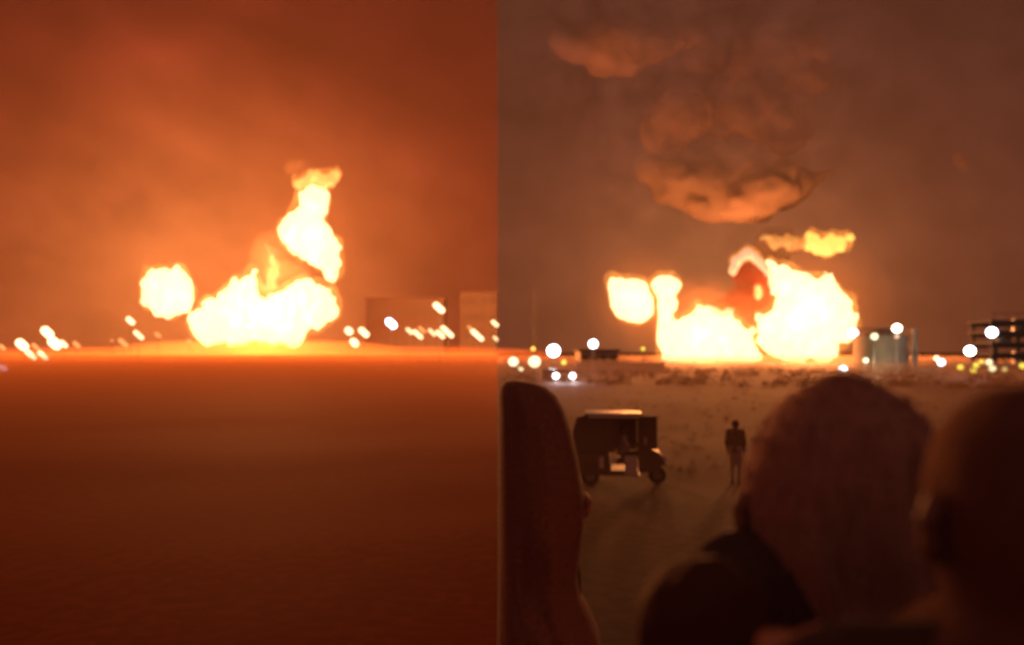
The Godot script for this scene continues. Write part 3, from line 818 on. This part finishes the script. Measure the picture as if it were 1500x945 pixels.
func rickshaw() -> void:
	var d := 24.0
	var p := at(912, 702, d)
	p.y = height(p.x, p.z)
	var o := thing("auto_rickshaw", "dark three-wheeled auto rickshaw with pale roof edge, side on", "auto rickshaw", p, -0.12)
	var paint := flat("rickshaw body", lin(0.10, 0.06, 0.05), 0.45)
	var canvas := flat("rickshaw canopy", lin(0.10, 0.06, 0.052), 0.8)
	var pale := flat("pale enamel", lin(0.62, 0.56, 0.5), 0.4)
	var rubber := flat("rubber", lin(0.02, 0.02, 0.02), 0.9)
	var steel := flat("grey steel", lin(0.25, 0.25, 0.24), 0.5, 0.5)
	# lower tub, side profile in metres, front to +x
	for s in [["tub", [[-1.25, 0.28], [-1.3, 0.85], [-0.35, 0.85], [-0.3, 0.42], [0.35, 0.42], [0.45, 0.28]], 1.2, paint], ["front_cowl", [[0.42, 0.34], [0.40, 0.95], [0.62, 1.02], [0.98, 0.86], [1.12, 0.6], [0.9, 0.38]], 0.8, paint], ["canopy", [[-1.30, 0.85], [-1.34, 1.35], [-1.2, 1.80], [-0.9, 1.88], [0.35, 1.86], [0.55, 1.74], [0.30, 1.76], [-0.80, 1.76], [-1.1, 1.62], [-1.16, 0.85]], 1.22, canvas]]:
		var g := CSGPolygon3D.new()
		var poly := PackedVector2Array()
		for q in s[1]: poly.append(Vector2(q[0], q[1]))
		g.name = s[0]; g.polygon = poly; g.depth = s[2]; g.material = s[3]
		o.add_child(g)
		g.position.z = s[2] / 2
	part("dark_cabin_sheet", box(1.0, 0.86, 0.03), canvas, o, Vector3(-0.68, 1.32, 0.58))  # dark sheet across the rear opening
	part("dark_cabin_sheet", box(1.56, 0.9, 0.03), canvas, o, Vector3(-0.38, 1.30, -0.58))  # far sheet added so the open cabin looks dark inside
	part("windscreen_surround", box(0.5, 0.86, 0.9), canvas, o, Vector3(0.66, 1.4, 0))
	part("roof_panel", box(1.5, 0.03, 1.24), pale, o, Vector3(-0.25, 1.90, 0))
	part("roof_edge", box(1.35, 0.07, 0.05), pale, o, Vector3(-0.22, 1.83, 0.64))
	part("roof_edge", box(1.35, 0.07, 0.05), pale, o, Vector3(-0.22, 1.83, -0.64))
	part("pillar", box(0.06, 0.95, 0.06), paint, o, Vector3(-0.12, 1.3, 0.56))
	part("pillar", box(0.06, 0.95, 0.06), paint, o, Vector3(-0.12, 1.3, -0.56))
	for s in [-1, 1]:
		part("windscreen_post", box(0.05, 0.9, 0.05), paint, o, Vector3(0.50, 1.36, s * 0.42), Vector3(0, 0, 0.18))
	part("passenger_seat", box(0.5, 0.14, 1.05), flat("seat vinyl", lin(0.05, 0.02, 0.02), 0.5), o, Vector3(-0.85, 0.92, 0))
	part("seat_back", box(0.14, 0.5, 1.05), flat("seat vinyl", lin(0.05, 0.02, 0.02), 0.5), o, Vector3(-1.08, 1.2, 0))
	part("driver_seat", box(0.4, 0.16, 0.6), flat("seat vinyl", lin(0.05, 0.02, 0.02), 0.5), o, Vector3(0.05, 0.62, 0))
	part("side_panel", box(0.34, 0.5, 0.03), pale, o, Vector3(0.22, 0.56, 0.615))
	part("rear_quarter_panel", box(0.12, 0.3, 0.03), pale, o, Vector3(-0.55, 0.62, 0.615))
	part("headlight", ball(0.11), flat("headlight glass", lin(0.7, 0.66, 0.6), 0.1), o, Vector3(1.08, 0.68, 0.12))
	part("mirror", box(0.05, 0.16, 0.12), pale, o, Vector3(0.6, 1.2, 0.58))
	part("handlebar", cyl(0.02, 0.02, 0.6, 8), steel, o, Vector3(0.36, 1.05, 0), Vector3(PI / 2, 0, 0))
	for w in [Vector3(-0.85, 0.24, 0.52), Vector3(-0.85, 0.24, -0.52), Vector3(0.92, 0.24, 0)]:
		var wh := part("wheel", cyl(0.24, 0.24, 0.13, 20), rubber, o, w, Vector3(PI / 2, 0, 0))
		part("rim", cyl(0.12, 0.12, 0.145, 14), steel, wh)
	part("mudguard", box(0.5, 0.05, 0.2), paint, o, Vector3(0.92, 0.52, 0))

func driver() -> void:
	var p := at(912, 702, 24.0)
	p.y = height(p.x, p.z)
	var o := thing("person", "driver in a pale shirt sitting inside the auto rickshaw", "person", p, -0.12)
	var skin := flat("driver skin", lin(0.25, 0.13, 0.08), 0.55)
	var torso := [[Vector3(0.05, 0.78, 0), Vector3(0.02, 1.18, 0), 0.13, 0.12], [Vector3(0.02, 1.22, -0.15), Vector3(0.02, 1.22, 0.15), 0.06, 0.06]]
	var arms := []
	var legs := []
	for z in [-1.0, 1.0]:
		arms.append([Vector3(0.02, 1.22, z * 0.19), Vector3(0.14, 1.0, z * 0.24), 0.05, 0.04])
		arms.append([Vector3(0.14, 1.0, z * 0.24), Vector3(0.35, 1.06, z * 0.2), 0.038, 0.028])
		legs.append([Vector3(0.06, 0.78, z * 0.09), Vector3(0.44, 0.80, z * 0.13), 0.075, 0.055])
		legs.append([Vector3(0.44, 0.80, z * 0.13), Vector3(0.50, 0.46, z * 0.13), 0.052, 0.036])
		legs.append([Vector3(0.48, 0.44, z * 0.13), Vector3(0.62, 0.43, z * 0.14), 0.036, 0.03])
	var hands := []
	for z in [-1.0, 1.0]: hands += hand_bones(Vector3(0.35, 1.06, z * 0.2), Vector3(0.9, 0.1, 0).normalized(), Vector3(0, 0, -z), 0.8)
	var body := blob(torso + arms + legs + [[Vector3(0.02, 1.2, 0), Vector3(0.04, 1.36, 0), 0.05, 0.048]], 0.012, 0.03)
	body = join(body, blob(head_bones(Vector3(0.05, 1.44, 0), 0.95, Vector3(1, 0, 0)), 0.01, 0.016))
	body = join(body, blob(hands, 0.005, 0.008))
	part("body", body, skin, o)
	var shirt := []
	for b in torso + [arms[0], arms[2]]: shirt.append([b[0], b[1], b[2] + 0.018, b[3] + 0.018])
	part("shirt", blob(shirt, 0.015, 0.025), flat("pale shirt", lin(0.6, 0.52, 0.46), 0.9), o)
	var pants := []
	for b in legs: pants.append([b[0], b[1], b[2] + 0.012, b[3] + 0.012])
	part("trousers", blob(pants.slice(0, 2) + pants.slice(3, 5), 0.012, 0.025), flat("dark trousers", lin(0.05, 0.03, 0.03), 0.9), o)
	part("hair", blob([[Vector3(0.02, 1.485, 0), Vector3(0.05, 1.49, 0), 0.088, 0.082]], 0.012, 0.02, 0.006, 20.0, 4), flat("black hair", lin(0.015, 0.01, 0.01), 0.6), o)

# ---------------------------------------------------------------- people
func head_bones(c: Vector3, s: float, f: Vector3) -> Array:
	# c: middle of the skull; s: scale; f: the way the face looks
	var r := f.cross(Vector3.UP).normalized()
	var u := Vector3.UP
	var p := func(x: float, y: float, z: float) -> Vector3: return c + (r * x + u * y + f * z) * s
	var b := [
		[p.call(0, 0.035, -0.025), p.call(0, 0.03, 0.02), 0.082 * s, 0.078 * s],
		[p.call(0, 0.0, -0.03), p.call(0, -0.03, 0.02), 0.068 * s, 0.062 * s],
		[p.call(0, -0.04, 0.035), p.call(0, -0.095, 0.058), 0.052 * s, 0.026 * s],
		[p.call(0, 0.005, 0.088), p.call(0, -0.03, 0.108), 0.011 * s, 0.014 * s],
		[p.call(-0.03, 0.022, 0.084), p.call(0.03, 0.022, 0.084), 0.014 * s, 0.014 * s],
		[p.call(-0.018, -0.06, 0.086), p.call(0.018, -0.06, 0.086), 0.010 * s, 0.010 * s],
	]
	for x in [-1, 1]:
		b.append([p.call(x * 0.078, 0.012, -0.012), p.call(x * 0.074, -0.028, -0.004), 0.015 * s, 0.010 * s])
	return b

func join(a: ArrayMesh, b: ArrayMesh) -> ArrayMesh:
	var st := SurfaceTool.new()
	st.begin(Mesh.PRIMITIVE_TRIANGLES)
	st.append_from(a, 0, Transform3D()); st.append_from(b, 0, Transform3D())
	return st.commit()

func hand_bones(w: Vector3, fwd: Vector3, side: Vector3, curl: float) -> Array:
	# w: wrist; fwd: along the palm; side: towards the thumb; fingers bend towards fwd x side
	var n := fwd.cross(side).normalized()
	var b := [[w, w + fwd * 0.05, 0.021, 0.024], [w + fwd * 0.045 + side * 0.026, w + fwd * 0.08 + side * 0.026, 0.015, 0.013], [w + fwd * 0.045 - side * 0.024, w + fwd * 0.075 - side * 0.026, 0.015, 0.013]]
	for k in 4:
		var root: Vector3 = w + fwd * (0.082 - 0.006 * absf(k - 1.2)) + side * (0.030 - 0.021 * k)
		var len: float = [0.034, 0.038, 0.036, 0.029][k]
		var dir := fwd
		var p := root
		var rad: float = [0.0092, 0.0095, 0.009, 0.008][k]
		for j in 3:
			dir = (dir * cos(curl) + n * sin(curl)).normalized()
			n = dir.cross(side).normalized()
			var q: Vector3 = p + dir * len * [1.0, 0.72, 0.55][j]
			b.append([p, q, rad, rad * 0.9])
			p = q; rad *= 0.9
		n = fwd.cross(side).normalized()
	var t: Vector3 = w + fwd * 0.028 + side * 0.030
	var t2: Vector3 = t + (fwd * 0.6 + side * 0.7 + n * 0.25).normalized() * 0.036
	b.append([t, t2, 0.012, 0.0105])
	b.append([t2, t2 + (fwd * 0.9 + side * 0.1 + n * 0.5).normalized() * 0.03, 0.0105, 0.0085])
	return b

func person(label: String, foot: Vector3, tall: float, face: Vector3, skin: Color, top: Color, below: Color, hair: Color, style: Dictionary) -> Node3D:
	var o := thing("person", label, "person", foot, 0.0)
	var s := tall / 1.70
	var f := face.normalized()
	var r := f.cross(Vector3.UP).normalized()
	var slim: float = style.get("slim", 1.0)
	var P := func(x: float, y: float, z: float) -> Vector3: return (r * x * slim + Vector3.UP * y + f * z * slim) * s
	var cell: float = style.get("cell", 0.013)
	var hs: float = style.get("head", 1.0)
	var hc: Vector3 = P.call(0, 1.575, 0.01)
	var bend: float = style.get("lift", 0.0)
	var torso := [
		[P.call(0, 0.95, 0), P.call(0, 1.12, 0.01), 0.135 * s, 0.12 * s], [P.call(-0.07, 1.0, 0), P.call(-0.09, 1.33, 0), 0.10 * s, 0.10 * s], [P.call(0.07, 1.0, 0), P.call(0.09, 1.33, 0), 0.10 * s, 0.10 * s],
		[P.call(-0.15, 1.385, 0), P.call(0.15, 1.385, 0), 0.062 * s, 0.062 * s]]
	var arms := []
	var wrists := []
	for x in [-1.0, 1.0]:
		var sh: Vector3 = P.call(x * 0.19, 1.385, 0)
		var el: Vector3 = P.call(x * 0.24, 1.10, -0.02)
		var wr: Vector3 = P.call(x * 0.22, 0.86, 0.08)
		if style.has("raised") and x == style.raised:
			el = P.call(x * 0.23, 1.20 + style.get("elbow", 0.0), 0.16)
			wr = style.wrist - foot
		arms.append([sh, el, 0.052 * s, 0.042 * s]); arms.append([el, wr, 0.040 * s, 0.027 * s])
		wrists.append([wr, (wr - el).normalized(), x])
	for b in torso + arms:
		b[2] *= slim; b[3] *= slim
	var legs := []
	for x in [-1.0, 1.0]:
		legs.append([P.call(x * 0.085, 0.93, 0), P.call(x * 0.09, 0.50, 0.01), 0.085 * s, 0.058 * s])
		legs.append([P.call(x * 0.09, 0.50, 0.01), P.call(x * 0.095, 0.08, -0.02), 0.055 * s, 0.036 * s])
	var feet := []
	for x in [-1.0, 1.0]: feet.append([P.call(x * 0.095, 0.045, -0.04), P.call(x * 0.11, 0.035, 0.13), 0.042 * s, 0.033 * s])
	var neck := [[P.call(0, 1.37, -0.01), P.call(0, 1.52, 0.0), 0.056 * s, 0.052 * s]]
	var skin_m := flat("skin " + skin.to_html(false), skin, 0.55)
	var body := blob(torso + arms + legs + feet + neck, 0.012, maxf(cell, 0.018))
	var fine := 0.008 if cell < 0.02 else 0.014
	body = join(body, blob(head_bones(hc, s * hs, f), 0.010, fine))
	for w in wrists:
		if cell < 0.02:
			var fw: Vector3 = w[1]
			var sd: Vector3 = style.get("thumb", f) if style.has("raised") and w[2] == style.raised else (f - fw * f.dot(fw)).normalized()
			sd = (sd - fw * sd.dot(fw)).normalized()
			body = join(body, blob(hand_bones(w[0], fw, sd * (1.0), 0.55 if not (style.has("raised") and w[2] == style.raised) else style.get("curl", 0.9)), 0.004, 0.0042))
		else:
			body = join(body, blob([[w[0], w[0] + (w[1] as Vector3) * 0.09, 0.03, 0.026]], 0.01, 0.014))
	part("body", body, skin_m, o)
	# clothing follows the body, a little larger
	var grow := func(list: Array, g: float) -> Array:
		var q := []
		for b in list: q.append([b[0], b[1], b[2] + g, b[3] + g])
		return q
	var cloth := worn("cloth " + top.to_html(false), top * 0.8, top * 1.2, 0.05, 6.0, 0.9)
	cloth.rim_enabled = true; cloth.rim = 0.12
	var sleeves := []
	for i in arms.size():
		var b: Array = arms[i]
		sleeves.append([b[0], b[1] if i % 2 == 0 else (b[0] as Vector3).lerp(b[1], 0.9), b[2] + 0.016, b[3] + 0.016])
	part("jacket", blob(grow.call(torso, 0.02) + sleeves + [[P.call(0, 1.40, -0.015), P.call(0, 1.455, -0.012), 0.075 * s, 0.066 * s]], 0.016, cell, 0.010, 9.0, 5), cloth, o)
	part("trousers", blob(grow.call(legs, 0.015) + [[P.call(-0.05, 0.95, 0), P.call(0.05, 0.95, 0), 0.15 * s, 0.15 * s]], 0.012, maxf(cell, 0.02), 0.01, 8.0, 8), flat("trousers " + below.to_html(false), below, 0.9), o)
	for b in feet:
		part("shoe", blob([[b[0] - Vector3(0, 0.01, 0), b[1] - Vector3(0, 0.01, 0), b[2] + 0.012, b[3] + 0.012]], 0.01, 0.018), flat("shoe", lin(0.03, 0.03, 0.03), 0.6), o)
	# hair: a shell over the skull that leaves the face free
	var hr: float = style.get("hair", 0.012)
	var hb := []
	var H := func(x: float, y: float, z: float) -> Vector3: return hc + (r * x + Vector3.UP * y + f * z) * s * hs
	hb.append([H.call(0, 0.045, -0.030), H.call(0, 0.045, 0.012), 0.083 * s * hs + hr, 0.080 * s * hs + hr])
	hb.append([H.call(0, 0.01, -0.045), H.call(0, -0.05, -0.05), 0.072 * s * hs + hr, 0.045 * s * hs + hr])
	for x in [-1, 1]: hb.append([H.call(x * 0.030, 0.02, -0.035), H.call(x * 0.04, 0.0, -0.02), 0.05 * s * hs + hr, 0.04 * s * hs + hr])
	var hair_m := flat("hair " + hair.to_html(false), hair, 0.6)
	hair_m.roughness = 0.85; hair_m.metallic_specular = 0.12
	if not style.get("hood", false):
		part("hair", blob(hb, 0.012, 0.010 if cell < 0.02 else 0.02, style.get("tousle", 0.006), 28.0, 3), hair_m, o)
		if style.has("strands"):
			part("loose_hair", strands(hb, style.strands, style.get("strand_len", 0.03)), hair_m, o)
			o.get_node("loose_hair").set_meta("kind", "stuff")
	# eyes
	for x in [-1, 1]:
		part("eye", ball(0.0125 * s * hs), flat("eye", lin(0.6, 0.58, 0.55), 0.2), o, H.call(x * 0.031, 0.008, 0.075))
	return o

func strands(bones: Array, count: int, len: float) -> ArrayMesh:
	var st := SurfaceTool.new()
	st.begin(Mesh.PRIMITIVE_TRIANGLES)
	for i in count:
		var b: Array = bones[rng.randi() % 2]
		var dir := Vector3(rng.randf_range(-1, 1), rng.randf_range(-0.5, 1), rng.randf_range(-1, 1)).normalized()
		var p: Vector3 = (b[0] as Vector3).lerp(b[1], rng.randf()) + dir * (b[2] - 0.004)
		var w := dir.cross(Vector3(rng.randf_range(-1, 1), rng.randf_range(-1, 1), rng.randf_range(-1, 1))).normalized()
		var q := p + (dir + w * rng.randf_range(-0.6, 0.6)).normalized() * len * rng.randf_range(0.5, 1.3)
		var t := w * 0.0011
		for v in [p - t, p + t, q]: st.add_vertex(v)
	st.generate_normals()
	return st.commit()

func stand(px: float, d: float) -> Vector3:
	var p := at(px, 700, d)
	return Vector3(p.x, height(p.x, -d), -d)

func crowd() -> void:
	var dark := lin(0.06, 0.035, 0.03)
	var p := stand(1238, 1.4)
	var o := person("person with long thick brown hair, seen from behind in the middle of the crowd", p, at(1238, 566, 1.4).y - p.y, Vector3(-0.1, 0, -1), lin(0.22, 0.11, 0.07), lin(0.07, 0.045, 0.04), lin(0.03, 0.03, 0.04), dark, {"hood": true})
	drape("long_hair", o, 1.4, [[554, 1226, 1249], [558, 1205, 1268], [568, 1182, 1290], [585, 1160, 1313], [610, 1135, 1338], [645, 1116, 1354], [690, 1100, 1364], [740, 1091, 1370], [790, 1098, 1364], [835, 1112, 1352], [870, 1122, 1346], [892, 1118, 1350], [912, 1090, 1376], [936, 1030, 1436], [970, 990, 1480], [1040, 966, 1508], [1200, 960, 1516], [1500, 960, 1516]], worn("brown hair", lin(0.32, 0.19, 0.165), lin(0.44, 0.27, 0.235), 0.06, 5.0, 0.95), 0.17)
	ear(o, 1370, 752, 1.40, 1.0, lin(0.3, 0.16, 0.11))
	ear(o, 1090, 752, 1.40, -1.0, lin(0.3, 0.16, 0.11))
	p = stand(1512, 0.85)
	o = person("person in a near-black hood at the right edge, seen from behind, nearest of the crowd", p, at(1512, 580, 0.85).y - p.y, Vector3(0.15, 0, -1), lin(0.18, 0.09, 0.06), dark, dark, dark, {"hood": true, "head": 0.95})
	drape("hood", o, 0.85, [[567, 1490, 1535], [572, 1462, 1562], [585, 1438, 1588], [605, 1415, 1610], [640, 1393, 1632], [680, 1380, 1645], [720, 1372, 1652], [770, 1368, 1656], [815, 1376, 1648], [855, 1390, 1634], [885, 1396, 1628], [908, 1386, 1638], [932, 1345, 1680], [965, 1270, 1752], [1010, 1200, 1826], [1090, 1160, 1866], [1500, 1150, 1880], [2000, 1150, 1880]], worn("black hood cloth", lin(0.13, 0.07, 0.058), lin(0.2, 0.11, 0.09), 0.06, 5.0, 0.95), 0.13)
	ear(o, 1368, 772, 0.85, -1.0, lin(0.22, 0.11, 0.08))
	p = stand(1028, 1.08)
	person("shorter person raising a clenched hand, only head top and knuckles in view", p, at(1028, 812, 1.08).y - p.y, Vector3(0.05, 0, -1), lin(0.6, 0.30, 0.17), lin(0.08, 0.05, 0.045), dark, lin(0.09, 0.045, 0.036), {"hair": 0.014, "raised": 1.0, "wrist": at(1176, 1000, 0.98), "thumb": Vector3(-1, 0, 0), "curl": 1.25, "head": 0.82})
	p = stand(795, 2.2)
	o = person("person in profile wrapped in a dark shawl, at the left of the crowd", p, at(795, 592, 2.2).y - p.y, Vector3(0.1, 0, -1), lin(0.3, 0.14, 0.09), lin(0.06, 0.03, 0.03), lin(0.04, 0.03, 0.03), dark, {"hood": true, "head": 0.86, "slim": 0.3})
	drape("shawl", o, 2.2, [[559, 742, 764], [562, 737, 784], [568, 733, 800], [580, 731, 814], [600, 731, 826], [630, 730.5, 836], [670, 730, 846], [720, 730, 854], [760, 730, 856], [800, 730, 850], [835, 730, 845], [865, 730, 850], [890, 729.5, 862], [920, 729, 876], [980, 729, 884], [1200, 729, 884], [1420, 730, 876]], worn("shawl cloth", lin(0.2, 0.10, 0.08), lin(0.3, 0.15, 0.12), 0.06, 5.0, 0.95), 0.24)
	ear(o, 853, 740, 2.2, 1.0, lin(0.4, 0.18, 0.12))
	p = stand(1078, 24.0)
	person("distant person in pale trousers standing right of the auto rickshaw", p, 1.68, Vector3(0.4, 0, -1), lin(0.2, 0.1, 0.07), lin(0.16, 0.08, 0.065), lin(0.42, 0.34, 0.30), lin(0.1, 0.06, 0.05), {"cell": 0.03})

func ear(o: Node3D, px: float, py: float, d: float, side: float, skin: Color) -> void:
	# a rim, a lobe and the hollow between them
	var c := at(px, py, d) - o.position
	var b := [[c + Vector3(0, 0.026, 0.006), c + Vector3(side * 0.012, 0.012, 0.016), 0.009, 0.008], [c + Vector3(side * 0.012, 0.012, 0.016), c + Vector3(side * 0.008, -0.014, 0.010), 0.008, 0.008], [c + Vector3(side * 0.008, -0.014, 0.010), c + Vector3(0, -0.028, 0), 0.008, 0.009], [c + Vector3(0, 0.02, 0), c + Vector3(0, -0.02, -0.004), 0.010, 0.009]]
	part("ear", blob(b, 0.004, 0.005), flat("skin " + skin.to_html(false), skin, 0.55), o)

func drape(called: String, o: Node3D, d: float, rows: Array, m: StandardMaterial3D, deep: float) -> void:
	# cloth hanging round a person: rows of [py, left px, right px] give its outline, deep its half depth
	m.metallic_specular = 0.1
	var foot := o.position
	var st := SurfaceTool.new()
	st.begin(Mesh.PRIMITIVE_TRIANGLES)
	var hairy := called == "long_hair"
	var n := 150 if hairy else 64
	var surface := []
	var wob := FastNoiseLite.new()
	wob.frequency = 2.2; wob.seed = 3; wob.fractal_octaves = 3
	for row in rows:
		var a := at(row[1], row[0], d) - foot
		var b := at(row[2], row[0], d) - foot
		var c := (a + b) * 0.5
		var rx := (b.x - a.x) * 0.5
		var rz := minf(rx * 1.3, deep) if rx < deep else deep
		if called == "shawl": rz = minf(rx * 2.1, deep)
		for k in n:
			var t := TAU * k / n
			var side := absf(sin(t))
			var fold := 1.0 + (0.05 * sin(t * 6.0 + row[0] * 0.008) + 0.16 * wob.get_noise_3d(cos(t), row[0] * 0.006, sin(t))) * smoothstep(0.2, 0.7, side)
			var edge := 1.0 + 0.03 * wob.get_noise_3d(cos(t) * 3.0, row[0] * 0.02, 7.0)
			if called == "shawl" and cos(t) < 0.0: edge = minf(edge, 1.0)
			if hairy:
				var lock := 1.0 + 0.014 * wob.get_noise_3d(cos(t) * 16.0, row[0] * 0.004, sin(t) * 16.0) + 0.03 * wob.get_noise_3d(cos(t) * 5.0, row[0] * 0.01, sin(t) * 5.0)
				edge *= lock; fold *= lock
			st.set_uv(Vector2(k / float(n), row[0] * 0.002))
			var q := c + Vector3(cos(t) * rx * edge, 0, sin(t) * rz * fold)
			surface.append([q, Vector3(cos(t), 0.25, sin(t))])
			st.add_vertex(q)
	for r in rows.size() - 1:
		for k in n:
			var i := r * n + k
			var j := r * n + (k + 1) % n
			for q in [i, j, i + n, j, j + n, i + n]: st.add_index(q)
	st.set_uv(Vector2(0.5, rows[0][0] * 0.002))
	st.add_vertex(at((rows[0][1] + rows[0][2]) * 0.5, rows[0][0] - 1.5, d) - foot)
	for k in n:
		for q in [rows.size() * n, (k + 1) % n, k]: st.add_index(q)
	st.generate_normals()
	part(called, st.commit(), m, o)
	if hairy:
		var loose := SurfaceTool.new()
		loose.begin(Mesh.PRIMITIVE_TRIANGLES)
		for i in 2600:
			var f: Array = surface[rng.randi() % (n * 9)]
			var q: Vector3 = f[0] + Vector3(rng.randf_range(-0.01, 0.01), rng.randf_range(-0.02, 0.01), 0)
			var tip: Vector3 = q + (f[1] as Vector3) * rng.randf_range(0.002, 0.022) + Vector3(rng.randf_range(-0.02, 0.02), rng.randf_range(-0.07, 0.015), rng.randf_range(-0.02, 0.02))
			var w := Vector3(rng.randf_range(-1, 1), 0.2, rng.randf_range(-1, 1)).normalized() * 0.0012
			for v in [q - w, q + w, tip]: loose.add_vertex(v)
		loose.generate_normals()
		part("loose_hair", loose.commit(), m, o).set_meta("kind", "stuff")

# ----------------------------------------------------------------
func _ready() -> void:
	rng.seed = 20
	ground_noise.frequency = 0.06; ground_noise.seed = 4
	look()
	ground(-1, soil("glow tinted earth", lin(0.21, 0.030, 0.009), lin(0.26, 0.040, 0.012), 0.9, 0.09), "bare earth field coloured with the fire glow under the left-hand fire")  # red of the fire glow is put into the earth's base colour
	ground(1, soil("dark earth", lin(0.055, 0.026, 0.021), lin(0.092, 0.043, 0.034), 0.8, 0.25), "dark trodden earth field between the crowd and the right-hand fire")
	fires()
	plume()
	tank()
	frame_building()
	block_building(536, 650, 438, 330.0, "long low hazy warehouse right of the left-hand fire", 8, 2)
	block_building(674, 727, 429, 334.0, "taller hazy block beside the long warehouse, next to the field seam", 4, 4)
	block_building(850, 905, 515, 175.0, "low flat-roofed building behind the pale compound wall", 4, 1, 14.0, true)
	wall()
	mast()
	lamps()
	car()
	var spots := [[1262, 82, 1.5, 0.5, "low dark bush left of the touching lamp pair"], [1318, 90, 1.8, 0.45, "low dark bush under the storage tank"], [1402, 86, 1.6, 0.6, "rounded dark bush under the leftmost yellow lamp"], [1452, 84, 2.0, 0.5, "wide dark bush under the arch of lamps"], [1496, 80, 1.6, 0.7, "tallest dark bush at the right edge"]]
	for s in spots: bush(s[0], s[1], s[2], s[3], s[4], "bushes along the far edge of the dark field")
	scrub("dark ragged scrub and weeds along the foot of the left-hand blaze", 0, 724, 165, 270, 0.5, 2.6, 190)
	scrub("dark ragged scrub and weeds between the dark field and the right-hand fire", 740, 1600, 88, 160, 0.4, 1.7, 230)
	scrub("tall dark weeds behind the left lamp cluster and the pale compound wall", 735, 955, 160, 225, 0.8, 3.5, 190)
	scrub("tall dark weeds between storage tank and steel frame building", 1262, 1620, 160, 225, 0.8, 3.5, 230)
	tufts("dry grass tufts scattered over the dark field", 735, 1500, 26, 85, 420)
	rickshaw()
	driver()
	crowd()
